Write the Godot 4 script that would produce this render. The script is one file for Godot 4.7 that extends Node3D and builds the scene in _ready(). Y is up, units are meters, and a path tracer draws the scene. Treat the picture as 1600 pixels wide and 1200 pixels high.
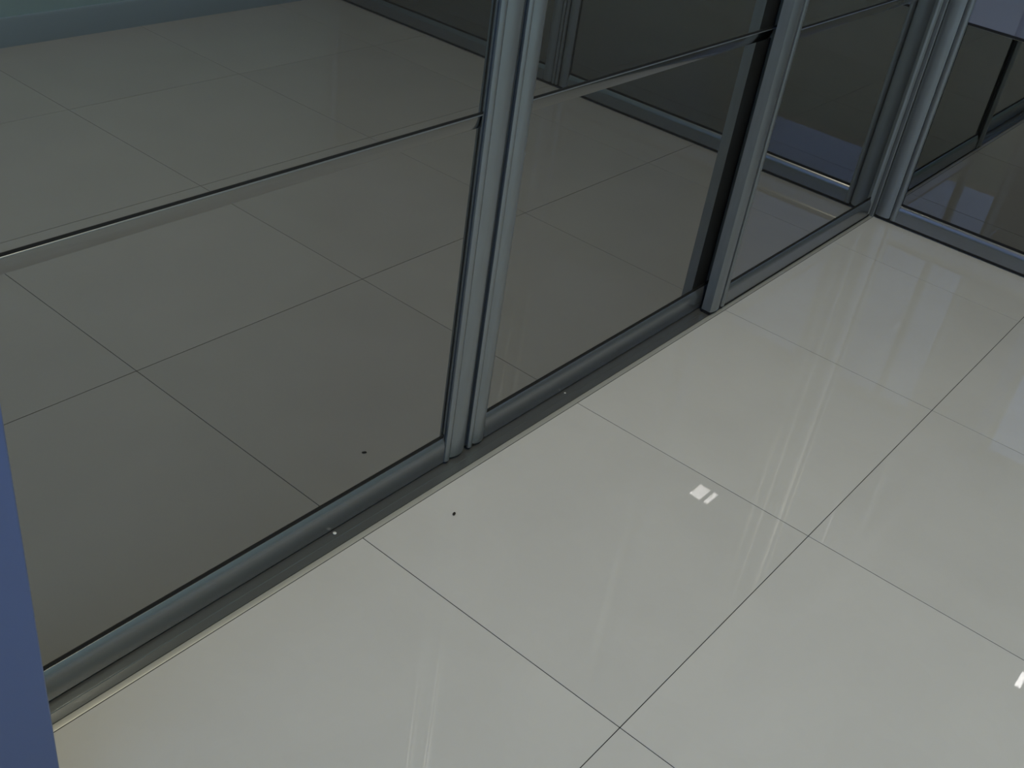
extends Node3D
# Mirrored sliding wardrobe doors over a polished tile floor. Lengths in the builders are in floor tiles (one tile = T metres).
const T := 0.6
const CAM := Vector3(-1.6356, 2.0920, 1.6337)
const YAW := -0.9641
const PITCH := -0.5938
const ROLL := 0.1603
const FOCAL := 1698.4
const ROOM_L := -2.4      # inner face of the window wall
const END_X := 3.4536     # front of the end doors
const DEEP := 3.87        # inner face of the opposite wall
const HIGH := 4.88
const DIV := 1.1225       # dividing rail of the long run
const JOINT_Z := 0.968    # tile joint parallel to the doors

var M := {}
var used := {}

func _ready() -> void:
	# ---- camera
	var cam := Camera3D.new()
	cam.name = "camera"
	cam.transform = Transform3D(Basis(Vector3.UP, YAW) * Basis(Vector3.RIGHT, PITCH) * Basis(Vector3.BACK, ROLL), CAM * T)
	cam.fov = rad_to_deg(2.0 * atan(600.0 / FOCAL))
	cam.near = 0.02
	cam.far = 60.0
	add_child(cam, true)
	cam.current = true
	# ---- sky and exposure
	var sky := ProceduralSkyMaterial.new()
	sky.sky_top_color = Color(0.42, 0.55, 0.80)
	sky.sky_horizon_color = Color(0.57, 0.73, 0.98)
	sky.ground_horizon_color = Color(0.40, 0.44, 0.50)
	sky.ground_bottom_color = Color(0.26, 0.28, 0.32)
	sky.sun_angle_max = 0.0
	var env := Environment.new()
	env.background_mode = Environment.BG_SKY
	env.sky = Sky.new()
	env.sky.sky_material = sky
	env.background_energy_multiplier = 3.6
	env.tonemap_mode = Environment.TONE_MAPPER_LINEAR
	env.tonemap_exposure = 1.0
	env.sdfgi_enabled = true
	env.ssao_enabled = true
	env.ssil_enabled = true
	var we := WorldEnvironment.new()
	we.name = "world_environment"
	we.environment = env
	add_child(we, true)
	make_materials()
	room()
	lamp()
	wardrobe_run()
	end_run()
	small_things()

# ---------------------------------------------------------------- materials
func mat(called: String, color: Color, rough: float, metal := 0.0, spec := 0.5) -> StandardMaterial3D:
	var m := StandardMaterial3D.new()
	m.resource_name = called
	m.albedo_color = color
	m.roughness = rough
	m.metallic = metal
	m.metallic_specular = spec
	M[called] = m
	return m

func noise_tex(seed_: int, freq: float, a: Color, b: Color, size := 512, octaves := 4) -> NoiseTexture2D:
	var n := FastNoiseLite.new()
	n.seed = seed_
	n.noise_type = FastNoiseLite.TYPE_SIMPLEX_SMOOTH
	n.frequency = freq
	n.fractal_octaves = octaves
	var r := Gradient.new()
	r.set_color(0, a)
	r.set_color(1, b)
	var t := NoiseTexture2D.new()
	t.width = size
	t.height = size
	t.seamless = true
	t.noise = n
	t.color_ramp = r
	return t

func make_materials() -> void:
	for i in 3:
		var m := mat("porcelain_%d" % i, [Color(0.800, 0.798, 0.780), Color(0.793, 0.791, 0.774), Color(0.805, 0.803, 0.786)][i], 0.006, 0.0, 0.5)
		m.albedo_texture = noise_tex(11 + i, 0.006, Color(0.97, 0.97, 0.97), Color(1, 1, 1), 512, 5)
		m.uv1_triplanar = true
		m.uv1_world_triplanar = true
		m.uv1_scale = Vector3.ONE * 0.8
	mat("grout", Color(0.14, 0.14, 0.135), 0.9)
	mat("mirror", Color(0.585, 0.586, 0.576), 0.004, 0.94)
	mat("end_mirror", Color(0.52, 0.52, 0.515), 0.004, 1.0)
	mat("painted_glass", Color(0.56, 0.58, 0.66), 0.004, 0.48, 0.6)
	var al := mat("aluminium", Color(0.57, 0.588, 0.596), 0.36, 0.7)
	al.albedo_texture = noise_tex(31, 0.05, Color(0.95, 0.95, 0.95), Color(1, 1, 1), 256, 3)
	al.uv1_triplanar = true
	al.uv1_world_triplanar = true
	al.uv1_scale = Vector3(6, 1, 6)
	mat("rail_aluminium", Color(0.53, 0.54, 0.55), 0.26, 0.75)
	mat("track_aluminium", Color(0.50, 0.51, 0.505), 0.30, 0.7)
	mat("lip_aluminium", Color(0.66, 0.66, 0.63), 0.45, 0.3)
	mat("band_aluminium", Color(0.545, 0.55, 0.545), 0.12, 1.0)
	mat("rubber", Color(0.05, 0.05, 0.055), 0.7)
	mat("carcass", Color(0.06, 0.06, 0.07), 0.8)
	var p := mat("wall_paint", Color(0.74, 0.89, 0.92), 0.7)
	p.albedo_texture = noise_tex(51, 0.02, Color(0.96, 0.96, 0.96), Color(1, 1, 1), 256, 4)
	p.uv1_triplanar = true
	p.uv1_world_triplanar = true
	mat("skirting_paint", Color(0.66, 0.76, 0.82), 0.4)
	mat("ceiling_paint", Color(0.86, 0.86, 0.84), 0.8)
	mat("jamb_paint", Color(0.345, 0.41, 0.585), 0.45)
	mat("frame_white", Color(0.85, 0.86, 0.88), 0.4)
	mat("lamp_body", Color(0.85, 0.85, 0.83), 0.4)
	var g := mat("lamp_glow", Color(1, 1, 1), 0.4)
	g.emission_enabled = true
	g.emission = Color(1.0, 0.97, 0.91)
	g.emission_energy_multiplier = 6.0
	var w := mat("pane", Color(0.95, 0.98, 1.0, 0.06), 0.0, 0.0)
	w.transparency = BaseMaterial3D.TRANSPARENCY_ALPHA
	mat("black_crumb", Color(0.07, 0.07, 0.06), 0.6)
	mat("white_plastic", Color(0.86, 0.86, 0.84), 0.4)

# ---------------------------------------------------------------- shape helpers (all lengths in tiles)
func numbered(called: String) -> String:
	var n: int = used.get(called, 0)
	used[called] = n + 1
	return called if n == 0 else "%s_%03d" % [called, n]

func st_new() -> SurfaceTool:
	var st := SurfaceTool.new()
	st.begin(Mesh.PRIMITIVE_TRIANGLES)
	return st

func tri(st: SurfaceTool, a: Vector3, b: Vector3, c: Vector3, na: Vector3, nb: Vector3, nc: Vector3) -> void:
	# clockwise seen from outside, whatever order comes in
	if (b - a).cross(c - a).dot(na + nb + nc) > 0.0:
		var t := b
		b = c
		c = t
		t = nb
		nb = nc
		nc = t
	st.set_normal(na)
	st.add_vertex(a * T)
	st.set_normal(nb)
	st.add_vertex(b * T)
	st.set_normal(nc)
	st.add_vertex(c * T)

func quad(st: SurfaceTool, a: Vector3, b: Vector3, c: Vector3, d: Vector3, n: Vector3) -> void:
	tri(st, a, b, c, n, n, n)
	tri(st, a, c, d, n, n, n)

# closed polygon `pts` in the plane (U, V) at `o`, swept along L; edges that meet under 40 degrees are smoothed
func prism(st: SurfaceTool, pts: PackedVector2Array, o: Vector3, U: Vector3, V: Vector3, L: Vector3) -> void:
	if Geometry2D.is_polygon_clockwise(pts):
		pts = pts.duplicate()
		pts.reverse()
	var n := pts.size()
	var area := 0.0
	for i in n:
		area += pts[i].cross(pts[(i + 1) % n])
	var s := 1.0 if area > 0.0 else -1.0
	var en: Array[Vector2] = []
	for i in n:
		var e := pts[(i + 1) % n] - pts[i]
		en.append(Vector2(e.y, -e.x).normalized() * s)
	for i in n:
		var j := (i + 1) % n
		var prev := en[(i + n - 1) % n]
		var next := en[j]
		var a2 := en[i]
		var b2 := en[i]
		if prev.dot(en[i]) > 0.76:
			a2 = (prev + en[i]).normalized()
		if next.dot(en[i]) > 0.76:
			b2 = (next + en[i]).normalized()
		var na := U * a2.x + V * a2.y
		var nb := U * b2.x + V * b2.y
		var pa := o + U * pts[i].x + V * pts[i].y
		var pb := o + U * pts[j].x + V * pts[j].y
		tri(st, pa, pb, pb + L, na, nb, nb)
		tri(st, pa, pb + L, pa + L, na, nb, na)
	var idx := Geometry2D.triangulate_polygon(pts)
	var ln := L.normalized()
	for k in range(0, idx.size(), 3):
		var a := o + U * pts[idx[k]].x + V * pts[idx[k]].y
		var b := o + U * pts[idx[k + 1]].x + V * pts[idx[k + 1]].y
		var c := o + U * pts[idx[k + 2]].x + V * pts[idx[k + 2]].y
		tri(st, a, b, c, -ln, -ln, -ln)
		tri(st, a + L, b + L, c + L, ln, ln, ln)

# a box with chamfered edges from lo to hi
func box(st: SurfaceTool, lo: Vector3, hi: Vector3, ch := 0.0) -> void:
	if ch <= 0.0:
		var p := PackedVector2Array([Vector2(lo.x, lo.z), Vector2(hi.x, lo.z), Vector2(hi.x, hi.z), Vector2(lo.x, hi.z)])
		prism(st, p, Vector3(0, lo.y, 0), Vector3.RIGHT, Vector3.BACK, Vector3(0, hi.y - lo.y, 0))
		return
	var m := (lo + hi) / 2.0
	var h := (hi - lo) / 2.0
	for ax in 3:
		var b := (ax + 1) % 3
		var c := (ax + 2) % 3
		for s in [-1.0, 1.0]:
			var n := Vector3.ZERO
			n[ax] = s
			var q: Array[Vector3] = []
			for k in [[-1, -1], [1, -1], [1, 1], [-1, 1]]:
				var v := m
				v[ax] += s * h[ax]
				v[b] += k[0] * (h[b] - ch)
				v[c] += k[1] * (h[c] - ch)
				q.append(v)
			quad(st, q[0], q[1], q[2], q[3], n)
		for s in [-1.0, 1.0]:
			for r in [-1.0, 1.0]:
				var n := Vector3.ZERO
				n[b] = s
				n[c] = r
				n = n.normalized()
				var q: Array[Vector3] = []
				for k in [[-1, 0], [1, 0], [1, 1], [-1, 1]]:
					var v := m
					v[ax] += k[0] * (h[ax] - ch)
					v[b] += s * (h[b] - (ch if k[1] == 1 else 0.0))
					v[c] += r * (h[c] - (0.0 if k[1] == 1 else ch))
					q.append(v)
				quad(st, q[0], q[1], q[2], q[3], n)
	for sx in [-1.0, 1.0]:
		for sy in [-1.0, 1.0]:
			for sz in [-1.0, 1.0]:
				var n := Vector3(sx, sy, sz).normalized()
				tri(st, m + Vector3(sx * h.x, sy * (h.y - ch), sz * (h.z - ch)), m + Vector3(sx * (h.x - ch), sy * h.y, sz * (h.z - ch)), m + Vector3(sx * (h.x - ch), sy * (h.y - ch), sz * h.z), n, n, n)

func obj(called: String, st: SurfaceTool, m: String, parent: Node3D = self) -> MeshInstance3D:
	var o := MeshInstance3D.new()
	o.name = numbered(called) if parent == self else called
	o.mesh = st.commit()
	o.material_override = M[m]
	o.cast_shadow = GeometryInstance3D.SHADOW_CASTING_SETTING_ON
	parent.add_child(o, true)
	return o

func boxed(called: String, lo: Vector3, hi: Vector3, m: String, parent: Node3D = self, ch := 0.0) -> MeshInstance3D:
	var st := st_new()
	box(st, lo, hi, ch)
	return obj(called, st, m, parent)

func tag(o: Node3D, label: String, category := "", group := "", kind := "") -> void:
	if label:
		o.set_meta("label", label)
	if category:
		o.set_meta("category", category)
	if group:
		o.set_meta("group", group)
	if kind:
		o.set_meta("kind", kind)

func base(called: String, at: Vector3, turn := 0.0) -> Node3D:
	var o := Node3D.new()
	o.name = numbered(called)
	add_child(o, true)
	o.position = at * T
	o.rotation.y = turn
	return o

# ---------------------------------------------------------------- the room
func room() -> void:
	var x1 := END_X + 0.10
	var z0 := -0.14
	# floor: a bed of grout with every tile a piece of its own
	var fl := boxed("floor", Vector3(ROOM_L - 0.2, -0.16, z0 - 0.2), Vector3(x1 + 0.2, -0.0010, DEEP + 0.2), "grout")
	tag(fl, "pale polished porcelain tile floor with thin dark joints", "", "", "structure")
	var rng := RandomNumberGenerator.new()
	rng.seed = 5
	var jw := 0.0012
	for r in range(-1, 4):
		for c in range(-3, 4):
			var xa: float = maxf(c + jw, ROOM_L)
			var xb: float = minf(c + 1 - jw, x1)
			var za: float = maxf(JOINT_Z - 1 + r + jw, z0)
			var zb: float = minf(JOINT_Z + r - jw, DEEP)
			if xb - xa < 0.01 or zb - za < 0.01:
				continue
			var st := st_new()
			box(st, Vector3(xa, -0.012, za), Vector3(xb, 0.0, zb), 0.0003)
			obj("tile", st, "porcelain_%d" % rng.randi_range(0, 2), fl)
	# walls, ceiling
	var wb := boxed("wall_back", Vector3(ROOM_L - 0.2, -0.0010, z0 - 0.2), Vector3(x1 + 0.2, HIGH, z0), "carcass")
	tag(wb, "dark inside of the wardrobe behind the sliding mirror doors", "", "", "structure")
	var we := boxed("wall_end", Vector3(x1, -0.0010, z0), Vector3(x1 + 0.2, HIGH, DEEP), "carcass")
	tag(we, "dark inside of the wardrobe behind the end doors", "", "", "structure")
	var wo := boxed("wall_opposite", Vector3(ROOM_L - 0.2, -0.0010, DEEP), Vector3(x1 + 0.2, HIGH, DEEP + 0.2), "wall_paint")
	tag(wo, "pale painted wall facing the mirror doors, seen in the mirror", "", "", "structure")
	var ce := boxed("ceiling", Vector3(ROOM_L - 0.2, HIGH, z0 - 0.2), Vector3(x1 + 0.2, HIGH + 0.2, DEEP + 0.2), "ceiling_paint")
	tag(ce, "plain white painted ceiling above the wardrobe", "", "", "structure")
	# skirting along the opposite wall
	var st := st_new()
	var sk := PackedVector2Array([Vector2(0, 0), Vector2(0.02, 0), Vector2(0.02, 0.135), Vector2(0.012, 0.148), Vector2(0, 0.15)])
	prism(st, sk, Vector3(ROOM_L, 0, DEEP), Vector3.FORWARD, Vector3.UP, Vector3(END_X - 0.03 - ROOM_L, 0, 0))
	tag(obj("baseboard_opposite", st, "skirting_paint"), "blue grey skirting board below the pale wall in the mirror", "", "", "structure")
	# left wall with a tall window
	var wz0 := 0.22
	var wz1 := 3.75
	var wy0 := 1.7
	var wy1 := 4.5
	var xl := ROOM_L - 0.2
	st = st_new()
	box(st, Vector3(xl, -0.0010, z0), Vector3(ROOM_L, HIGH, wz0))
	box(st, Vector3(xl, -0.0010, wz1), Vector3(ROOM_L, HIGH, DEEP))
	box(st, Vector3(xl, -0.0010, wz0), Vector3(ROOM_L, wy0, wz1))
	box(st, Vector3(xl, wy1, wz0), Vector3(ROOM_L, HIGH, wz1))
	tag(obj("wall_left", st, "wall_paint"), "pale wall with a wide window behind the camera", "", "", "structure")
	var win := base("window_1", Vector3(ROOM_L - 0.1, wy0, wz0))
	tag(win, "wide two-pane window in the left wall", "", "", "structure")
	var w := wz1 - wz0
	var h := wy1 - wy0
	st = st_new()
	box(st, Vector3(-0.05, 0, 0), Vector3(0.05, h, 0.08), 0.004)
	box(st, Vector3(-0.05, 0, w - 0.08), Vector3(0.05, h, w), 0.004)
	box(st, Vector3(-0.05, 0, 0.08), Vector3(0.05, 0.08, w - 0.08), 0.004)
	box(st, Vector3(-0.05, h - 0.08, 0.08), Vector3(0.05, h, w - 0.08), 0.004)
	box(st, Vector3(-0.05, 0.08, w / 2 - 0.05), Vector3(0.05, h - 0.08, w / 2 + 0.05), 0.004)
	obj("window_frame", st, "frame_white", win)
	boxed("pane", Vector3(-0.004, 0.08, 0.08), Vector3(0.004, h - 0.08, w / 2 - 0.05), "pane", win)
	boxed("pane", Vector3(-0.004, 0.08, w / 2 + 0.05), Vector3(0.004, h - 0.08, w - 0.08), "pane", win)
	# the blue grey wall end that closes the run on the left
	var jb := boxed("trim_1", Vector3(-1.9, 0.0, z0), Vector3(-1.026, HIGH, 0.3), "jamb_paint", self, 0.004)
	tag(jb, "smooth blue grey upright panel edge closing the left end of the mirror doors", "", "", "structure")

func lamp() -> void:
	var o := base("ceiling_lamp", Vector3(0.1, HIGH, 1.76))
	tag(o, "small square ceiling lamp with two bright diffusers, mirrored in the floor tiles", "lamp")
	var st := st_new()
	box(st, Vector3(-0.15, -0.035, -0.14), Vector3(0.15, 0.0, 0.14), 0.006)
	obj("lamp_housing", st, "lamp_body", o)
	for d in [[-0.01, 0.115], [-0.105, -0.055]]:
		diffuser(o, 0.22, d[0], d[1], "lamp_glow", Color(1.0, 0.955, 0.85), LAMP_ENERGY * (d[1] - d[0]) / 0.175)

func diffuser(o: Node3D, w: float, z0: float, z1: float, glow: String, color: Color, energy: float) -> void:
	boxed("diffuser", Vector3(-w / 2, -0.040, z0), Vector3(w / 2, -0.034, z1), glow, o, 0.001)
	var l := AreaLight3D.new()
	l.name = "area_light"
	l.area_size = Vector2(w * T, (z1 - z0) * T)
	l.light_color = color
	l.light_energy = energy
	l.shadow_enabled = true
	l.area_range = 12.0
	l.area_attenuation = 2.0
	o.add_child(l, true)
	l.position = Vector3(0, -0.043, (z0 + z1) / 2.0) * T
	l.rotation.x = -PI / 2

const LAMP_ENERGY := 3.3

# ---------------------------------------------------------------- doors
# cross-section of an upright: u across, v out of the glass (v = 0 is the face of the glass)
func stile_profile(w: float, back: float, front: float, flip: bool) -> PackedVector2Array:
	var p := PackedVector2Array()
	p.append(Vector2(0, back))
	# two shallow grooves down the side
	for g in [[-0.016, -0.009], [0.0025, 0.0095]]:
		var a: float = g[0]
		var b: float = g[1]
		p.append_array([Vector2(0, a), Vector2(0.006, a + 0.0012), Vector2(0.006, b - 0.0012), Vector2(0, b)])
	# narrow bead, hollow, wide bead
	var nb := w * 0.24
	for i in 7:
		var t := PI - PI * i / 6.0
		p.append(Vector2(nb / 2 + cos(t) * nb / 2, front - 0.005 * cos(t) * cos(t)))
	p.append(Vector2(nb + 0.0005, front - 0.018))
	var u0 := nb + 0.0065
	p.append(Vector2(u0 - 0.0005, front - 0.018))
	var u1 := w
	for i in 13:
		var t := PI - PI * i / 12.0
		p.append(Vector2((u0 + u1) / 2 + cos(t) * (u1 - u0) / 2, front - 0.009 * cos(t) * cos(t)))
	p.append(Vector2(w, back))
	if flip:
		for i in p.size():
			p[i] = Vector2(w - p[i].x, p[i].y)
	return p

# local frame: x along the door from its left edge, y up, z out of the glass
func door(called: String, at: Vector3, turn: float, width: float, height: float, lw: float, rw: float, lflip: bool, rflip: bool, div: float, upper: String, band: bool, foot: float, sealed := false) -> Node3D:
	var o := base(called, at, turn)
	var back := -0.028
	var gx0 := lw - 0.006
	var gx1 := width - rw + 0.006
	var rail := 0.105
	# lower and upper mirror
	boxed("lower_mirror", Vector3(gx0, rail - 0.01, -0.008), Vector3(gx1, div - 0.004, 0.0), "mirror" if upper == "mirror" else "end_mirror", o)
	boxed("upper_mirror" if upper == "mirror" else "upper_panel", Vector3(gx0, div + 0.002, -0.008), Vector3(gx1, height - 0.06, 0.0), upper, o)
	# bottom rail: a sloped top facet above an upright face
	var st := st_new()
	var pr := PackedVector2Array([Vector2(back, foot), Vector2(0.0105, foot), Vector2(0.012, foot + 0.0015), Vector2(0.012, 0.072), Vector2(0.0112, 0.0765), Vector2(0.0035, 0.0985), Vector2(0.0005, rail - 0.0045), Vector2(-0.010, rail - 0.0045), Vector2(back, rail - 0.0045)])
	prism(st, pr, Vector3(lw, 0, 0), Vector3.BACK, Vector3.UP, Vector3(width - lw - rw, 0, 0))
	obj("bottom_rail", st, "rail_aluminium", o)
	if sealed:
		boxed("bottom_seal", Vector3(0.002, 0.0068, back + 0.002), Vector3(width - 0.002, foot + 0.001, 0.0125), "rubber", o)
	boxed("gasket", Vector3(lw, rail - 0.0055, -0.002), Vector3(width - rw, rail + 0.0060, 0.0018), "rubber", o)
	# dividing rail: black groove over a rounded lip, satin band below
	st = st_new()
	var lo := div - 0.038 if band else div - 0.012
	var hi := div - 0.0040
	prism(st, PackedVector2Array([Vector2(-0.004, lo), Vector2(0.0004, lo), Vector2(0.0008, lo + 0.0006), Vector2(0.0008, hi - 0.004), Vector2(-0.004, hi - 0.004)]), Vector3(lw, 0, 0), Vector3.BACK, Vector3.UP, Vector3(width - lw - rw, 0, 0))
	obj("dividing_rail", st, "band_aluminium", o)
	st = st_new()
	var dr := PackedVector2Array([Vector2(-0.004, hi - 0.004), Vector2(0.0014, hi - 0.004)])
	for i in 7:
		var t := PI / 2 * i / 6.0
		dr.append(Vector2(-0.0012 + cos(t) * 0.0032, hi - 0.0030 + sin(t) * 0.0030))
	dr.append(Vector2(-0.004, hi))
	prism(st, dr, Vector3(lw, 0, 0), Vector3.BACK, Vector3.UP, Vector3(width - lw - rw, 0, 0))
	obj("rail_lip", st, "aluminium", o)
	boxed("dividing_groove", Vector3(lw, hi if band else hi - 0.004, -0.006), Vector3(width - rw, div + 0.0025, 0.0010 if band else 0.0030), "rubber", o)
	# top rail
	boxed("top_rail", Vector3(lw, height - 0.07, back), Vector3(width - rw, height, 0.012), "rail_aluminium", o, 0.002)
	# uprights
	st = st_new()
	prism(st, stile_profile(lw, back, 0.020, lflip), Vector3(0, foot + 0.004, 0), Vector3.RIGHT, Vector3.BACK, Vector3(0, height - foot - 0.004, 0))
	obj("stile", st, "aluminium", o)
	st = st_new()
	prism(st, stile_profile(rw, back, 0.020 if rw > 0.05 else 0.012, rflip), Vector3(width - rw, foot + 0.004, 0), Vector3.RIGHT, Vector3.BACK, Vector3(0, height - foot - 0.004, 0))
	obj("stile", st, "aluminium", o)
	# dark plastic plugs under the uprights
	boxed("end_plug", Vector3(0.006, foot - 0.002, back + 0.004), Vector3(lw - 0.006, foot + 0.006, 0.014), "rubber", o, 0.001)
	boxed("end_plug", Vector3(width - rw + 0.004, foot - 0.002, back + 0.004), Vector3(width - 0.004, foot + 0.006, 0.008), "rubber", o, 0.001)
	return o

func wardrobe_run() -> void:
	var top := 4.0
	var d := door("sliding_door", Vector3(-1.06, 0, 0), 0, 1.06 + 0.498, top, 0.08, 0.093, false, false, DIV, "mirror", true, 0.010)
	tag(d, "large grey mirror sliding door nearest the camera, left of the paired uprights", "door", "mirrored sliding doors")
	d = door("sliding_door", Vector3(0.512, 0, 0), 0, 1.53, top, 0.079, 0.08, false, true, DIV, "mirror", true, 0.010)
	tag(d, "grey mirror sliding door between the paired uprights and the bright blue-lit upright", "door", "mirrored sliding doors")
	d = door("sliding_door", Vector3(1.895, 0, 0.058), 0, 3.425 - 1.895, top, 0.104, 0.024, true, true, DIV, "mirror", true, 0.0150, true)
	tag(d, "dark mirror sliding door in the front track, running into the far corner", "door", "mirrored sliding doors")
	# floor track: one aluminium extrusion with guide ribs and a pale front lip
	var tr := base("floor_track", Vector3(-1.11, 0, 0))
	tag(tr, "long dark aluminium floor track with pale front lip under the mirror doors", "track")
	var L := Vector3(END_X - 0.004 + 1.11, 0, 0)
	var st := st_new()
	var pr := PackedVector2Array([Vector2(-0.10, 0.0), Vector2(0.066, 0.0), Vector2(0.066, 0.0045), Vector2(0.0415, 0.0045), Vector2(0.0405, 0.0065), Vector2(0.0375, 0.0065), Vector2(0.0365, 0.0045), Vector2(0.020, 0.0035), Vector2(-0.010, 0.0035), Vector2(-0.013, 0.0065), Vector2(-0.017, 0.0065), Vector2(-0.020, 0.0035), Vector2(-0.10, 0.0035)])
	prism(st, pr, Vector3.ZERO, Vector3.BACK, Vector3.UP, L)
	obj("track_bed", st, "track_aluminium", tr)
	st = st_new()
	pr = PackedVector2Array([Vector2(0.0675, 0.0), Vector2(0.0835, 0.0), Vector2(0.0835, 0.0008), Vector2(0.0815, 0.0022), Vector2(0.0700, 0.0034), Vector2(0.0675, 0.0034)])
	prism(st, pr, Vector3.ZERO, Vector3.BACK, Vector3.UP, L)
	obj("front_lip", st, "lip_aluminium", tr)
	boxed("seal", Vector3(0, 0, 0.0836), Vector3(L.x, 0.0006, 0.0852), "grout", tr)
	# fascia above the doors up to the ceiling
	var fa := boxed("trim_2", Vector3(-1.11, top + 0.012, -0.06), Vector3(END_X - 0.03, HIGH, 0.10), "ceiling_paint", self, 0.003)
	tag(fa, "white fascia above the sliding doors hiding the upper track", "", "", "structure")

func end_run() -> void:
	var top := 4.0
	var x := END_X + 0.012
	var d := door("wardrobe_door", Vector3(x, 0, 0.088), -PI / 2, 1.94 - 0.088 - 0.002, top, 0.105, 0.085, true, true, 0.984, "painted_glass", false, 0.0150, true)
	tag(d, "end wardrobe door in the far corner, pale upper panel over dark mirror", "door", "end wardrobe doors")
	d = door("wardrobe_door", Vector3(x, 0, 1.942), -PI / 2, DEEP - 1.942 - 0.03, top, 0.085, 0.085, false, false, 0.984, "painted_glass", false, 0.0150, true)
	tag(d, "further end wardrobe door, seen only as a dark reflection in the mirrors", "door", "end wardrobe doors")
	var c := boxed("trim_3", Vector3(END_X - 0.012, 0, 0.05), Vector3(x + 0.05, top, 0.0855), "aluminium", self, 0.003)
	tag(c, "narrow aluminium corner strip between the two door runs", "", "", "structure")
	var fa := boxed("trim_4", Vector3(END_X - 0.028, top + 0.012, 0.102), Vector3(END_X + 0.1, HIGH, DEEP), "ceiling_paint", self, 0.003)
	tag(fa, "white fascia above the end wardrobe doors", "", "", "structure")

# ---------------------------------------------------------------- crumbs
func pebble(seed_: int, size: Vector3) -> SurfaceTool:
	var rng := RandomNumberGenerator.new()
	rng.seed = seed_
	var st := st_new()
	var rings := 5
	var seg := 10
	var grid: Array = []
	for i in rings + 1:
		var row: Array[Vector3] = []
		var th := PI * i / rings
		for k in seg:
			var ph := TAU * k / seg
			var r := 1.0 + (rng.randf_range(-0.14, 0.14) if i > 0 and i < rings else 0.0)
			row.append(Vector3(sin(th) * cos(ph) * size.x * r, (cos(th) + 1.0) * size.y, sin(th) * sin(ph) * size.z * r))
		grid.append(row)
	var mid := Vector3(0, size.y, 0)
	for i in rings:
		for k in seg:
			var a: Vector3 = grid[i][k]
			var b: Vector3 = grid[i][(k + 1) % seg]
			var c: Vector3 = grid[i + 1][(k + 1) % seg]
			var e: Vector3 = grid[i + 1][k]
			var nn := func(v: Vector3) -> Vector3: return ((v - mid) / (size * size)).normalized()
			if i > 0:
				tri(st, a, b, c, nn.call(a), nn.call(b), nn.call(c))
			if i < rings - 1:
				tri(st, a, c, e, nn.call(a), nn.call(c), nn.call(e))
			elif i == 0:
				tri(st, a, c, e, nn.call(a), nn.call(c), nn.call(e))
	return st

func small_things() -> void:
	var a := obj("crumb", pebble(3, Vector3(0.0085, 0.0022, 0.0042)), "black_crumb")
	a.position = Vector3(0.264, 0.0, 0.187) * T
	a.rotation.y = 0.5
	tag(a, "tiny black crumb lying on the pale tile before the doors", "crumb")
	var b := obj("fleck", pebble(4, Vector3(0.0055, 0.0028, 0.0062)), "white_plastic")
	b.position = Vector3(-0.050, 0.0040, 0.0235) * T
	tag(b, "larger white fleck on the floor track, left of the paired uprights", "fleck", "white flecks on the floor track")
	var c := obj("fleck", pebble(6, Vector3(0.0038, 0.0020, 0.0038)), "white_plastic")
	c.position = Vector3(1.006, 0.0040, 0.0245) * T
	tag(c, "smaller white fleck on the floor track, right of the paired uprights", "fleck", "white flecks on the floor track")
